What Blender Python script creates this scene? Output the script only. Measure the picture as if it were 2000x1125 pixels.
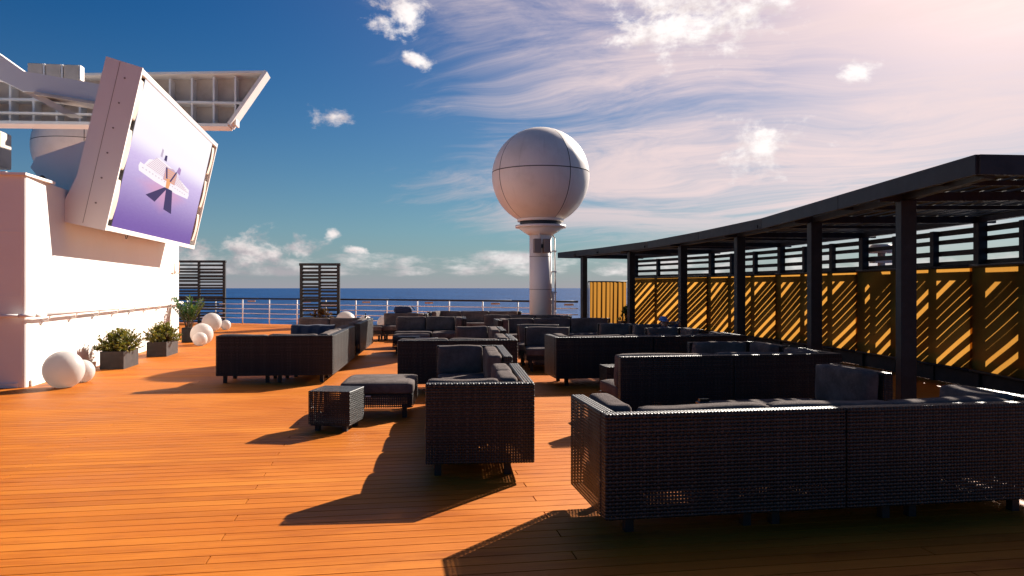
import bpy, bmesh, math, random
from mathutils import Vector, Matrix
R = math.radians
rnd = random.Random(7)
for o in list(bpy.data.objects): bpy.data.objects.remove(o)
scene = bpy.context.scene
col = scene.collection

# ------------------------------------------------------------------ camera
cam_d = bpy.data.cameras.new('camera'); cam = bpy.data.objects.new('camera', cam_d); col.objects.link(cam)
cam_d.sensor_width = 36; cam_d.lens = 26.5; cam_d.clip_start = .05; cam_d.clip_end = 200000
cam.location = (0, 0, 1.55); cam.rotation_euler = (R(90), 0, R(-9.33))
scene.camera = cam

# ------------------------------------------------------------------ light
SUN_AZ, SUN_EL = R(45.3), R(28.8)      # azimuth clockwise from +Y
sun_dir = Vector((math.sin(SUN_AZ)*math.cos(SUN_EL), math.cos(SUN_AZ)*math.cos(SUN_EL), math.sin(SUN_EL)))
sd = bpy.data.lights.new('sun', 'SUN'); sun = bpy.data.objects.new('sun', sd); col.objects.link(sun)
sd.energy = 5.0; sd.angle = R(.5); sd.color = (1, .91, .80)
sun.rotation_euler = (-sun_dir).to_track_quat('-Z', 'Y').to_euler()
scene.view_settings.view_transform = 'Standard'; scene.view_settings.look = 'None'
scene.view_settings.exposure = 1.35; scene.view_settings.gamma = 1
scene.view_settings.use_curve_mapping = False

class NT:
    """tiny node-graph helper"""
    def __init__(s, tree): s.t = tree; s.n = tree.nodes; s.l = tree.links
    def link(s, a, b): s.l.new(a, b)
    def put(s, sock, v):
        if v is None: return
        if isinstance(v, bpy.types.NodeSocket): s.l.new(v, sock)
        else:
            try: sock.default_value = v
            except Exception: sock.default_value = (v[0], v[1], v[2], 1) if len(v) == 3 else v
    def m(s, op, a, b=None, c=None, clamp=False):
        n = s.n.new('ShaderNodeMath'); n.operation = op; n.use_clamp = clamp
        s.put(n.inputs[0], a); s.put(n.inputs[1], b); s.put(n.inputs[2], c); return n.outputs[0]
    def vm(s, op, a, b=None):
        n = s.n.new('ShaderNodeVectorMath'); n.operation = op
        s.put(n.inputs[0], a); s.put(n.inputs[1], b)
        return n.outputs['Value'] if op in ('DOT_PRODUCT', 'LENGTH') else n.outputs[0]
    def sep(s, v):
        n = s.n.new('ShaderNodeSeparateXYZ'); s.put(n.inputs[0], v); return n.outputs
    def comb(s, x, y, z=0.0):
        n = s.n.new('ShaderNodeCombineXYZ'); s.put(n.inputs[0], x); s.put(n.inputs[1], y); s.put(n.inputs[2], z); return n.outputs[0]
    def noise(s, vec, scale=1, detail=5, rough=.55, dist=0.0, col=False):
        n = s.n.new('ShaderNodeTexNoise'); s.put(n.inputs['Vector'], vec)
        n.inputs['Scale'].default_value = scale; n.inputs['Detail'].default_value = detail
        n.inputs['Roughness'].default_value = rough; n.inputs['Distortion'].default_value = dist
        return n.outputs[1] if col else n.outputs[0]
    def mr(s, v, a, b, c=0.0, d=1.0, smooth=True):
        n = s.n.new('ShaderNodeMapRange'); n.interpolation_type = 'SMOOTHSTEP' if smooth else 'LINEAR'
        for i, x in enumerate((v, a, b, c, d)): s.put(n.inputs[i], x)
        return n.outputs[0]
    def mix(s, f, a, b, blend='MIX'):
        n = s.n.new('ShaderNodeMix'); n.data_type = 'RGBA'; n.blend_type = blend; n.clamp_factor = True
        s.put(n.inputs[0], f); s.put(n.inputs[6], a); s.put(n.inputs[7], b); return n.outputs[2]
    def white(s, vec):
        n = s.n.new('ShaderNodeTexWhiteNoise'); n.noise_dimensions = '3D'; s.put(n.inputs[0], vec); return n.outputs[0]

# ------------------------------------------------------------------ world: sky with clouds, all in direction space
world = bpy.data.worlds.new('World'); scene.world = world; world.use_nodes = True
def build_world():
    t = world.node_tree; t.nodes.clear(); g = NT(t)
    out = t.nodes.new('ShaderNodeOutputWorld'); bg = t.nodes.new('ShaderNodeBackground'); g.link(bg.outputs[0], out.inputs[0])
    sky = t.nodes.new('ShaderNodeTexSky'); sky.sky_type = 'NISHITA'; sky.sun_disc = False
    sky.sun_elevation = SUN_EL; sky.sun_rotation = SUN_AZ; sky.altitude = 30
    sky.air_density = 1.0; sky.dust_density = .35; sky.ozone_density = 2.5
    tc = t.nodes.new('ShaderNodeTexCoord'); d = g.vm('NORMALIZE', tc.outputs['Generated'])
    x, y, z = g.sep(d)
    zc = g.m('MAXIMUM', z, 0.0)
    az = g.m('ARCTAN2', x, y); el = g.m('ARCSINE', z)
    hs = t.nodes.new('ShaderNodeHueSaturation'); hs.inputs['Saturation'].default_value = 1.55; hs.inputs['Value'].default_value = SKY_VAL
    g.link(sky.outputs[0], hs.inputs['Color'])
    base = g.mix(1.0, hs.outputs[0], SKY_TINT, 'MULTIPLY')
    sdot = g.m('MAXIMUM', g.vm('DOT_PRODUCT', d, tuple(sun_dir)), 0.0)
    # pale sea-haze along the horizon
    hz = g.m('POWER', g.m('SUBTRACT', 1.0, zc), 8.5)
    base = g.mix(g.m('MULTIPLY', hz, .85), base, HAZE_COL)
    # warm forward-scatter aureole round the sun
    base = g.mix(g.m('MULTIPLY', g.m('POWER', sdot, 7.0), .42), base, GLOW_COL)
    base = g.mix(g.m('MINIMUM', g.m('MULTIPLY', g.m('POWER', sdot, 27.0), 1.2), .95), base, SUN_COL)
    # cirrus: noise on a high flat layer, streaked
    k = g.m('ADD', zc, .13); px = g.m('DIVIDE', x, k); py = g.m('DIVIDE', y, k)
    u = g.m('ADD', g.m('MULTIPLY', px, .80), g.m('MULTIPLY', py, -.60)); v = g.m('ADD', g.m('MULTIPLY', px, .60), g.m('MULTIPLY', py, .80))
    cv = g.comb(g.m('MULTIPLY', u, .55), g.m('MULTIPLY', v, 1.5), 3.7)
    warp = g.noise(g.comb(px, py, 1.0), .6, 3, .5, col=True)
    cv2 = g.vm('ADD', cv, g.vm('MULTIPLY', warp, (1.6, 1.6, 0)))
    n1 = g.m('ADD', g.m('MULTIPLY', g.noise(cv2, 1.15, 9, .66, .5), .8), g.m('MULTIPLY', g.noise(g.vm('MULTIPLY', cv2, (1.6, 2.6, 1)), 1.9, 7, .65, .6), .22))
    n2 = g.noise(g.comb(px, py, 9.3), .42, 3, .5)
    veil = g.mr(sdot, .58, .84, -.27, .085)
    ci = g.mr(g.m('ADD', n1, g.m('ADD', g.m('MULTIPLY', g.m('SUBTRACT', n2, .5), .5), veil)), .43, .76)
    ci = g.m('MULTIPLY', ci, g.mr(el, .02, .12))
    base = g.mix(g.m('MULTIPLY', ci, .95), base, g.mix(g.mr(sdot, .5, .95), CIR_A, CIR_B))
    # cumulus: separate puffs and a low bank over the horizon
    cd = g.comb(g.m('MULTIPLY', az, 20.0), g.m('MULTIPLY', el, 30.0), 2.0)
    cn = g.noise(cd, 1.0, 8, .62, .25); cn2 = g.noise(cd, 3.2, 6, .6)
    best = None
    for (pa, pe, ra, re) in PUFFS:
        a = g.m('DIVIDE', g.m('SUBTRACT', az, pa), ra); e = g.m('DIVIDE', g.m('SUBTRACT', el, pe), re)
        dd = g.m('SUBTRACT', 1.0, g.m('SQRT', g.m('ADD', g.m('MULTIPLY', a, a), g.m('MULTIPLY', e, e))))
        best = dd if best is None else g.m('MAXIMUM', best, dd)
    den = g.m('ADD', best, g.m('ADD', g.m('MULTIPLY', g.m('SUBTRACT', cn, .5), 3.6), g.m('MULTIPLY', g.m('SUBTRACT', cn2, .5), 1.2)))
    cum = g.m('MULTIPLY', g.mr(den, .0, 1.0), g.mr(best, -.75, -.25))
    bandn = g.noise(g.comb(g.m('MULTIPLY', az, 9.0), g.m('MULTIPLY', el, 30.0), 7.0), 1.0, 7, .6)
    band = g.m('MULTIPLY', g.mr(el, .0, .02), g.mr(el, .035, .075, 1.0, 0.0))
    bank = g.mr(g.m('MULTIPLY', bandn, band), .42, .62)
    allc = g.m('MAXIMUM', cum, g.m('MULTIPLY', bank, .75))
    shade = g.mr(g.noise(g.comb(g.m('MULTIPLY', az, 20.0), g.m('ADD', g.m('MULTIPLY', el, 30.0), -.25), 2.0), 1.0, 6, .6), .36, .62)
    lit = g.mr(sdot, .25, .85)
    ccol = g.mix(shade, g.mix(lit, CUM_D1, CUM_D2), g.mix(lit, CUM_L1, CUM_L2))
    base = g.mix(allc, base, ccol)
    g.link(base, bg.inputs[0]); bg.inputs[1].default_value = SKY_STR
SKY_STR = .06
s1 = 1/SKY_STR
def sc(c, k=1.0): return (c[0]*s1*k, c[1]*s1*k, c[2]*s1*k, 1)
SKY_VAL = .35; SKY_TINT = (.10, .95, 1.13, 1)
HAZE_COL = sc((.158, .140, .168)); GLOW_COL = sc((.30, .185, .225)); SUN_COL = sc((.64, .45, .385))
CIR_A = sc((.145, .145, .165)); CIR_B = sc((.37, .295, .29))
CUM_D1 = sc((.080, .083, .10)); CUM_D2 = sc((.30, .26, .265))
CUM_L1 = sc((.25, .225, .22)); CUM_L2 = sc((.44, .41, .40))
# azimuth, elevation (radians, deck frame), half sizes
PUFFS = []
def puff(azd, eld, ra, re): PUFFS.append((R(azd), R(eld), R(ra), R(re)))
for a in [(22.8, 20.2, 7.0, 4.0), (19.5, 18.6, 3.4, 1.9), (26.3, 19.2, 3.0, 2.2), (1.2, 20.2, 2.6, 1.7), (-.4, 19.2, 1.4, 1.0),
          (-3.9, 12.4, 2.2, .9), (2.1, 16.6, 1.8, .7), (27.6, 9.8, 3.8, 2.2),
          (-9.6, 2.5, 2.9, 1.7), (-6.3, 2.9, 2.0, 1.2), (-13.6, 2.5, 2.1, 1.3), (-2.4, 2.9, 1.3, .5), (-4.0, 4.0, .6, .35), (34.0, 14.8, 1.4, .8),
          (38.0, 5.0, 3.0, 1.0), (60, 12, 5, 2.5), (95, 9, 5, 2.2), (130, 15, 6, 3), (170, 10, 5, 2), (210, 14, 6, 3), (250, 8, 5, 2), (300, 12, 5, 2.5), (-45, 9, 4, 1.8), (-60, 20, 5, 3)]:
    puff(a[0] if a[0] <= 180 else a[0]-360, *a[1:])
build_world()

# ------------------------------------------------------------------ materials
def mat(name, color=(.5, .5, .5), rough=.6, metal=0, spec=.5, fn=None):
    m = bpy.data.materials.new(name); m.use_nodes = True; t = m.node_tree
    b = t.nodes['Principled BSDF']; b.inputs['Base Color'].default_value = (*color, 1); b.inputs['Roughness'].default_value = rough
    b.inputs['Metallic'].default_value = metal; b.inputs['Specular IOR Level'].default_value = spec
    if fn: fn(NT(t), b, t)
    return m
def bump(g, b, h, strength=.3, dist=.005):
    n = g.n.new('ShaderNodeBump'); n.inputs['Strength'].default_value = strength; n.inputs['Distance'].default_value = dist
    g.put(n.inputs['Height'], h); g.link(n.outputs[0], b.inputs['Normal'])
def objc(g):
    return g.n.new('ShaderNodeTexCoord').outputs['Object']
def pos(g):
    return g.n.new('ShaderNodeNewGeometry').outputs['Position']

PITCH, X0J, LJ, Y0R = .1325, -3.09, 2.077, -8.0
def f_deck(g, b, t):
    p = pos(g); x, y, z = g.sep(p)
    row = g.m('FLOOR', g.m('DIVIDE', g.m('SUBTRACT', y, Y0R), PITCH))
    ph = g.m('MODULO', g.m('ADD', row, 300.0), 3.0)
    seg = g.m('FLOOR', g.m('DIVIDE', g.m('SUBTRACT', g.m('SUBTRACT', x, X0J), g.m('MULTIPLY', ph, LJ)), LJ*3))
    r = g.white(g.comb(row, seg, 3.3))
    grain = g.noise(g.comb(g.m('MULTIPLY', x, 1.6), g.m('MULTIPLY', y, 60.0), g.m('MULTIPLY', r, 7)), 1.0, 6, .62)
    fine = g.noise(g.comb(g.m('MULTIPLY', x, 14.0), g.m('MULTIPLY', y, 260.0), 0.0), 1.0, 3, .6)
    wear = g.noise(g.comb(g.m('MULTIPLY', x, .55), g.m('MULTIPLY', y, 1.1), 0.0), 1.0, 6, .6)
    stain = g.noise(g.comb(g.m('MULTIPLY', x, 1.3), g.m('MULTIPLY', y, 4.5), 5.0), 1.0, 5, .6)
    c = g.mix(g.mr(grain, .3, .72), (.36, .094, .0070), (.50, .152, .014))
    c = g.mix(g.m('MULTIPLY', r, .5), c, (.42, .107, .008))
    c = g.mix(g.mr(wear, .42, .72, 0, .55), c, (.56, .185, .021))
    c = g.mix(g.mr(stain, .5, .72, 0, .6), c, (.27, .062, .006))
    c = g.mix(g.mr(fine, .55, .8, 0, .35), c, (.16, .04, .007))
    r2 = g.white(g.comb(seg, row, 8.1)); c = g.mix(g.mr(r2, .72, 1.0, 0, .25), c, (.26, .066, .006)); c = g.mix(g.mr(r2, .0, .22, .25, 0), c, (.58, .21, .025))
    scuff = g.noise(g.comb(g.m('MULTIPLY', x, 5.0), g.m('MULTIPLY', y, 22.0), 2.0), 1.0, 6, .7); c = g.mix(g.mr(scuff, .60, .74, 0, .35), c, (.17, .055, .014))
    g.link(c, b.inputs['Base Color'])
    g.put(b.inputs['Roughness'], g.mr(wear, .3, .7, .5, .68))
    bump(g, b, g.m('ADD', g.m('MULTIPLY', grain, .6), fine), .35, .002)
M = {}
M['deck'] = mat('teak_deck', (.4, .12, .02), .7, spec=.12, fn=f_deck)
M['caulk'] = mat('deck_caulk', (.012, .010, .009), .8, spec=.2)

def f_white(g, b, t):
    p = pos(g); x, y, z = g.sep(p)
    n = g.noise(p, .9, 5, .6); n2 = g.noise(g.comb(g.m('MULTIPLY', g.m('ADD', x, y), 7.0), 0.0, g.m('MULTIPLY', z, .5)), 1.0, 5, .6)
    c = g.mix(g.mr(n, .4, .75, 0, .5), (.82, .78, .74), (.76, .70, .65))
    c = g.mix(g.mr(n2, .62, .8, 0, .22), c, (.52, .40, .30))
    g.link(c, b.inputs['Base Color']); bump(g, b, g.noise(p, 2.2, 3, .5), .25, .02)
M['white'] = mat('ship_paint', (.8, .76, .72), .45, spec=.3, fn=f_white)
M['cream'] = mat('cream_paint', (.66, .54, .44), .5, spec=.3, fn=lambda g, b, t: g.link(g.mix(g.mr(g.noise(pos(g), 2.5, 5, .6), .4, .7), (.68, .57, .48), (.58, .47, .38)), b.inputs['Base Color']))
def f_ball(g, b, t):
    c = g.mix(g.mr(g.noise(objc(g), 3, 4, .6), .5, .75, 0, .3), (.70, .67, .64), (.62, .58, .54)); g.link(c, b.inputs['Base Color'])
    tl = g.n.new('ShaderNodeBsdfTranslucent'); g.link(c, tl.inputs[0]); mx = g.n.new('ShaderNodeMixShader'); mx.inputs[0].default_value = .40
    g.link(b.outputs[0], mx.inputs[1]); g.link(tl.outputs[0], mx.inputs[2]); g.link(mx.outputs[0], t.nodes['Material Output'].inputs[0])
M['ball'] = mat('ball_plastic', (.82, .79, .75), .3, spec=.4, fn=f_ball)
M['seam'] = mat('seam_dark', (.05, .035, .03), .8)
M['steel'] = mat('dark_steel', (.05, .05, .055), .4, .6)
M['rust'] = mat('bare_metal_grey', (.24, .20, .18), .6, .3)
def f_black(g, b, t):
    n = g.noise(objc(g), 6, 4, .6)
    g.link(g.mix(g.mr(n, .4, .7), (.012, .013, .016), (.020, .022, .027)), b.inputs['Base Color'])
M['black'] = mat('charcoal_aluminium', (.02, .022, .027), .5, spec=.3, fn=f_black)

def f_wicker(g, b, t):
    uv = g.n.new('ShaderNodeUVMap').outputs[0]; u, v, w = g.sep(uv)
    P = .022
    au = g.m('DIVIDE', u, P); av = g.m('DIVIDE', v, P)
    fu = g.m('FRACT', au); fv = g.m('FRACT', av)
    par = g.m('MODULO', g.m('ADD', g.m('ADD', g.m('FLOOR', au), g.m('FLOOR', av)), 4000.0), 2.0)
    du = g.m('ABSOLUTE', g.m('SUBTRACT', fu, .5)); dv = g.m('ABSOLUTE', g.m('SUBTRACT', fv, .5))
    hh = g.m('SUBTRACT', 1.0, g.m('MULTIPLY', g.m('MULTIPLY', dv, dv), 3.2)); hv = g.m('SUBTRACT', 1.0, g.m('MULTIPLY', g.m('MULTIPLY', du, du), 3.2))
    h = g.m('ADD', g.m('MULTIPLY', par, g.m('SUBTRACT', hv, g.m('MULTIPLY', dv, .8))), g.m('MULTIPLY', g.m('SUBTRACT', 1.0, par), g.m('SUBTRACT', hh, g.m('MULTIPLY', du, .8))))
    vary = g.noise(g.comb(g.m('MULTIPLY', u, 9.0), g.m('MULTIPLY', v, 9.0), 0.0), 1.0, 3, .6)
    hole = g.m('GREATER_THAN', g.m('MINIMUM', du, dv), g.m('ADD', .295, g.m('MULTIPLY', g.m('SUBTRACT', vary, .5), .22)))
    strand = g.white(g.comb(g.m('MULTIPLY', g.m('FLOOR', au), par), g.m('MULTIPLY', g.m('FLOOR', av), g.m('SUBTRACT', 1.0, par)), 1.0))
    g.link(g.mix(g.m('POWER', strand, 2.0), (.007, .007, .008), (.036, .031, .029)), b.inputs['Base Color'])
    bump(g, b, h, 1.0, .006)
    tr = g.n.new('ShaderNodeBsdfTransparent'); mx = g.n.new('ShaderNodeMixShader')
    g.link(hole, mx.inputs[0]); g.link(b.outputs[0], mx.inputs[1]); g.link(tr.outputs[0], mx.inputs[2])
    g.link(mx.outputs[0], t.nodes['Material Output'].inputs[0])
M['wicker'] = mat('black_wicker', (.02, .02, .02), .42, spec=.45, fn=f_wicker)
def f_cush(g, b, t):
    uv = g.n.new('ShaderNodeUVMap').outputs[0]; u, v, w = g.sep(uv)
    th = g.m('MULTIPLY', g.m('SINE', g.m('MULTIPLY', u, 2600.0)), g.m('SINE', g.m('MULTIPLY', v, 2600.0)))
    n = g.noise(objc(g), 5, 5, .65); n2 = g.noise(objc(g), 60, 3, .6)
    c = g.mix(g.mr(n, .35, .7), (.095, .078, .074), (.155, .130, .122))
    c = g.mix(g.mr(n2, .5, .8, 0, .5), c, (.20, .17, .16))
    g.link(c, b.inputs['Base Color']); b.inputs['Sheen Weight'].default_value = 0
    bump(g, b, g.m('ADD', g.m('MULTIPLY', n, 2.2), g.m('ADD', n2, g.m('MULTIPLY', th, .2))), .45, .006)
M['cushion'] = mat('charcoal_canvas', (.07, .07, .075), .95, spec=.03, fn=f_cush)

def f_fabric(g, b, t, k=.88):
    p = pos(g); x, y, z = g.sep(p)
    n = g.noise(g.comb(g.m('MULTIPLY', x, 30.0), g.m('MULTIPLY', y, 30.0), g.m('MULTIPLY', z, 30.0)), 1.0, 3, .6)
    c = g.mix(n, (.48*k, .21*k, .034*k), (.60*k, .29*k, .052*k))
    df = g.n.new('ShaderNodeBsdfDiffuse'); tl = g.n.new('ShaderNodeBsdfTranslucent'); tr = g.n.new('ShaderNodeBsdfTransparent')
    g.link(g.mix(.96, c, (.008, .007, .006), 'MIX'), df.inputs[0]); g.link(c, tl.inputs[0])
    m1 = g.n.new('ShaderNodeMixShader'); m1.inputs[0].default_value = .72; g.link(df.outputs[0], m1.inputs[1]); g.link(tl.outputs[0], m1.inputs[2])
    m2 = g.n.new('ShaderNodeMixShader'); m2.inputs[0].default_value = 0; g.link(m1.outputs[0], m2.inputs[1]); g.link(tr.outputs[0], m2.inputs[2])
    g.link(m2.outputs[0], t.nodes['Material Output'].inputs[0])
M['fabric'] = mat('ochre_mesh_fabric', fn=f_fabric)
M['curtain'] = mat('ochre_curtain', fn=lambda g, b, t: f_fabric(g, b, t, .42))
def f_soil(g, b, t): g.link(g.mix(g.noise(pos(g), 30, 4, .6), (.02, .013, .008), (.06, .04, .025)), b.inputs['Base Color'])
M['soil'] = mat('soil', fn=f_soil, rough=.95)
def f_leaf(c1, c2, c3):
    def fn(g, b, t):
        r = g.n.new('ShaderNodeNewGeometry').outputs['Random Per Island']
        c = g.mix(r, c1, c2); c = g.mix(g.mr(r, .8, .95), c, c3)
        g.link(c, b.inputs['Base Color'])
        b.inputs['Transmission Weight'].default_value = 0
        tl = g.n.new('ShaderNodeBsdfTranslucent'); g.link(c, tl.inputs[0]); mx = g.n.new('ShaderNodeMixShader'); mx.inputs[0].default_value = .3
        g.link(b.outputs[0], mx.inputs[1]); g.link(tl.outputs[0], mx.inputs[2]); g.link(mx.outputs[0], t.nodes['Material Output'].inputs[0])
    return fn
M['leaf'] = mat('shrub_leaf', rough=.45, fn=f_leaf((.09, .11, .014), (.22, .20, .022), (.40, .30, .035)))
M['leaf2'] = mat('palm_leaf', rough=.35, fn=f_leaf((.02, .055, .016), (.05, .11, .025), (.13, .17, .04)))
M['leaf3'] = mat('dry_leaf', rough=.6, fn=f_leaf((.10, .06, .02), (.20, .12, .03), (.28, .15, .04)))
M['stem'] = mat('stem_brown', (.08, .05, .03), .8)
M['pot'] = mat('grey_planter', (.06, .05, .05), .55, spec=.3, fn=lambda g, b, t: g.link(g.mix(g.mr(g.noise(objc(g), 8, 5, .6), .4, .7), (.026, .023, .023), (.045, .038, .036)), b.inputs['Base Color']))
def f_sea(g, b, t):
    p = pos(g); x, y, z = g.sep(p)
    w1 = g.noise(g.comb(x, g.m('MULTIPLY', y, 1.6), 0.0), .045, 8, .68); w2 = g.noise(g.comb(x, y, 0.0), .004, 6, .62)
    w3 = g.noise(g.comb(g.m('MULTIPLY', x, .35), y, 0.0), .0011, 5, .6)
    c = g.mix(g.mr(w1, .38, .66), (.002, .022, .075), (.010, .085, .26))
    c = g.mix(g.mr(w2, .4, .65, 0, .6), c, (.003, .026, .095))
    c = g.mix(g.mr(w3, .45, .65, 0, .5), c, (.006, .055, .17))
    g.link(c, b.inputs['Base Color']); bump(g, b, g.m('ADD', w1, g.m('MULTIPLY', w2, 6.0)), .9, 3.0)
M['sea'] = mat('sea_water', (.01, .04, .1), .55, spec=.06, fn=f_sea)
M['skin'] = mat('skin', (.32, .16, .10), .5)
M['shirt'] = mat('shirt_navy', (.02, .035, .08), .8)
M['cap'] = mat('cap_blue', (.10, .22, .50), .8)
M['hair'] = mat('hair_dark', (.015, .01, .008), .6)
M['towel'] = mat('towel_slate_blue', (.035, .045, .075), .9, fn=lambda g, b, t: bump(g, b, g.noise(objc(g), 120, 2, .6), .6, .004))
M['paper'] = mat('paper', (.7, .68, .66), .7)
M['glassb'] = mat('bottle_dark', (.01, .012, .012), .15)
M['lamp'] = mat('lamp_beige', (.42, .27, .18), .5)

# ------------------------------------------------------------------ mesh helpers
def box_uv(bm):
    uvl = bm.loops.layers.uv.verify()
    for f in bm.faces:
        n = f.normal; a = max(range(3), key=lambda i: abs(n[i]))
        for l in f.loops:
            c = l.vert.co
            l[uvl].uv = (c.y, c.z) if a == 0 else ((c.x, c.z) if a == 1 else (c.x, c.y))
def finish(name, bm, m, parent=None, smooth=False, loc=None, uv=True):
    bm.normal_update()
    if uv: box_uv(bm)
    me = bpy.data.meshes.new(name); bm.to_mesh(me); bm.free()
    for mm in (m if isinstance(m, (list, tuple)) else [m]): me.materials.append(mm if not isinstance(mm, str) else M[mm])
    if smooth:
        for p in me.polygons: p.use_smooth = True
    return place(name, me, parent, loc)
def place(name, me, parent=None, loc=None, rot=None):
    o = bpy.data.objects.new(name, me); col.objects.link(o)
    if parent: o.parent = parent
    if loc: o.location = loc
    if rot: o.rotation_euler = rot
    return o
def thing(name, label, cat, loc=(0, 0, 0), rz=0, group=None):
    o = bpy.data.objects.new(name, None); col.objects.link(o); o.location = loc; o.rotation_euler = (0, 0, rz)
    o.empty_display_size = .2; return tag(o, label, cat, group)
def tag(o, label, cat, group=None):
    o['label'] = label; o['category'] = cat
    if group: o['group'] = group
    return o
def bx(bm, x0, x1, y0, y1, z0, z1, bev=0, seg=1, mi=0):
    v = [bm.verts.new((x, y, z)) for x in (x0, x1) for y in (y0, y1) for z in (z0, z1)]
    fs = [bm.faces.new([v[i] for i in q]) for q in ((0, 1, 3, 2), (4, 6, 7, 5), (0, 4, 5, 1), (2, 3, 7, 6), (0, 2, 6, 4), (1, 5, 7, 3))]
    for f in fs: f.material_index = mi
    if bev:
        es = list({e for f in fs for e in f.edges})
        bmesh.ops.bevel(bm, geom=es, offset=bev, segments=seg, affect='EDGES', profile=.5)
    return fs
def boxo(name, dims, m, parent=None, bev=0, seg=1):
    bm = bmesh.new(); bx(bm, *dims, bev=bev, seg=seg); return finish(name, bm, m, parent)
def cyl(bm, p0, p1, r0, r1=None, n=12, caps=True, mi=0):
    r1 = r0 if r1 is None else r1
    p0, p1 = Vector(p0), Vector(p1); q = (p1-p0).to_track_quat('Z', 'Y')
    rings = [[bm.verts.new(p+q @ Vector((r*math.cos(2*math.pi*i/n), r*math.sin(2*math.pi*i/n), 0))) for i in range(n)] for p, r in ((p0, r0), (p1, r1))]
    fs = [bm.faces.new((rings[0][i], rings[0][(i+1) % n], rings[1][(i+1) % n], rings[1][i])) for i in range(n)]
    for f in fs: f.smooth = True
    if caps: fs += [bm.faces.new(rings[0][::-1]), bm.faces.new(rings[1])]
    for f in fs: f.material_index = mi
def tube(bm, pts, r, n=8):
    for a, b in zip(pts, pts[1:]): cyl(bm, a, b, r, n=n)
def beam(bm, a, b, w, h, bev=0):
    """box of width w (horizontal) and height h (up) between points a and b"""
    a, b = Vector(a), Vector(b); d = (b-a).normalized(); s = d.cross(Vector((0, 0, 1))).normalized(); u = s.cross(d)
    v = [bm.verts.new(p+s*w/2*i+u*h/2*j) for p in (a, b) for i in (-1, 1) for j in (-1, 1)]
    fs = [bm.faces.new([v[i] for i in q]) for q in ((0, 1, 3, 2), (4, 6, 7, 5), (0, 4, 5, 1), (2, 3, 7, 6), (0, 2, 6, 4), (1, 5, 7, 3))]
    bmesh.ops.recalc_face_normals(bm, faces=fs)
    if bev: bmesh.ops.bevel(bm, geom=list({e for f in fs for e in f.edges}), offset=bev, segments=1, affect='EDGES', profile=.5)
def prism(bm, poly, d0, d1, fr):
    """polygon in (a,b) extruded between d0 and d1; fr maps (a,b,d)->xyz"""
    n = len(poly); A = [bm.verts.new(fr(a, b, d0)) for a, b in poly]; B = [bm.verts.new(fr(a, b, d1)) for a, b in poly]
    fs = [bm.faces.new(A), bm.faces.new(B[::-1])]+[bm.faces.new((A[i], B[i], B[(i+1) % n], A[(i+1) % n])) for i in range(n)]
    bmesh.ops.recalc_face_normals(bm, faces=fs)
def pillow(sx, sy, sz, r=.045, puff=.02, cuts=7, seed=0, axis=2):
    """soft upholstered block centred on the origin"""
    bm = bmesh.new(); bmesh.ops.create_cube(bm, size=2); bmesh.ops.subdivide_edges(bm, edges=bm.edges[:], cuts=cuts, use_grid_fill=True)
    h = (sx/2, sy/2, sz/2); rr = random.Random(seed); ph = [rr.uniform(0, 6) for _ in range(6)]
    for v in bm.verts:
        c = Vector(v.co); q = [c[i] for i in range(3)]
        # push interior grid lines outward so the rounding gets enough rows
        q = [math.copysign(abs(a)**.6, a) for a in q]
        p = Vector([q[i]*h[i] for i in range(3)]); inner = Vector([max(-h[i]+r, min(h[i]-r, p[i])) for i in range(3)])
        dlt = p-inner
        if dlt.length > 1e-6: p = inner+dlt.normalized()*r
        o = [i for i in range(3) if i != axis]
        w = max(0, (1-q[o[0]]**2))*max(0, (1-q[o[1]]**2))
        p[axis] += puff*w**.6*(1 if q[axis] > 0 else -1)+.004*w*math.sin(9*q[o[0]]+ph[0])*math.sin(7*q[o[1]]+ph[1])
        for k in o: p[k] += .006*math.sin(3*q[3-k-axis]+ph[2+k])*abs(q[k])
        v.co = p
    return bm

# ------------------------------------------------------------------ setting: sea, deck
bm = bmesh.new()
S = 90000
bmesh.ops.create_grid(bm, x_segments=6, y_segments=6, size=S); sea = finish('sea', bm, 'sea', loc=(0, 0, -28)); sea['kind'] = 'structure'
RAIL = [(-16.0, 37.6), (-11.5, 36.6), (-7.03, 34.54), (-5.46, 33.5), (0.04, 29.83), (4.31, 26.26), (6.25, 24.5)]
EDGE = RAIL[:5]+[(4.31, 26.4), (8.5, 25.7), (8.9, 23.0), (9.1, 20.4), (9.25, 17.0), (9.1, 13.6), (8.7, 10.0), (8.3, 6.0), (8.3, -8.0)]
def deck_xmax(Y):
    for (xa, ya), (xb, yb) in zip(EDGE, EDGE[1:]):
        if yb <= Y <= ya: return xa+(xb-xa)*(ya-Y)/(ya-yb)+.75
    return 9.05 if Y < 0 else -18
bm = bmesh.new()
def strip(bm, pts, z0, z1):
    A = [bm.verts.new((x, y, z1)) for x, y in pts]; B = [bm.verts.new((x, y, z0)) for x, y in pts]; n = len(pts)
    bm.faces.new(A); bm.faces.new(B[::-1])
    for i in range(n): bm.faces.new((A[i], B[i], B[(i+1) % n], A[(i+1) % n]))
strip(bm, [(-18, 38.0), (-18, -8)]+[(9.0, -8)]+[(deck_xmax(Y)-.02, Y) for Y in range(-7, 38)], -.6, -.024)
bmesh.ops.recalc_face_normals(bm, faces=bm.faces[:])
deck = finish('deck', bm, 'caulk'); deck['kind'] = 'structure'
meshes = {}
def plank_mesh(L):
    k = round(L, 3)
    if k not in meshes:
        b = bmesh.new(); bx(b, .004, k-.004, .0045, PITCH-.0045, -.02, 0); b.normal_update(); box_uv(b)
        me = bpy.data.meshes.new('plank'); b.to_mesh(me); b.free(); me.materials.append(M['deck']); meshes[k] = me
    return meshes[k]
rest = bmesh.new(); count = 0
rows = int((38-Y0R)/PITCH)
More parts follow.
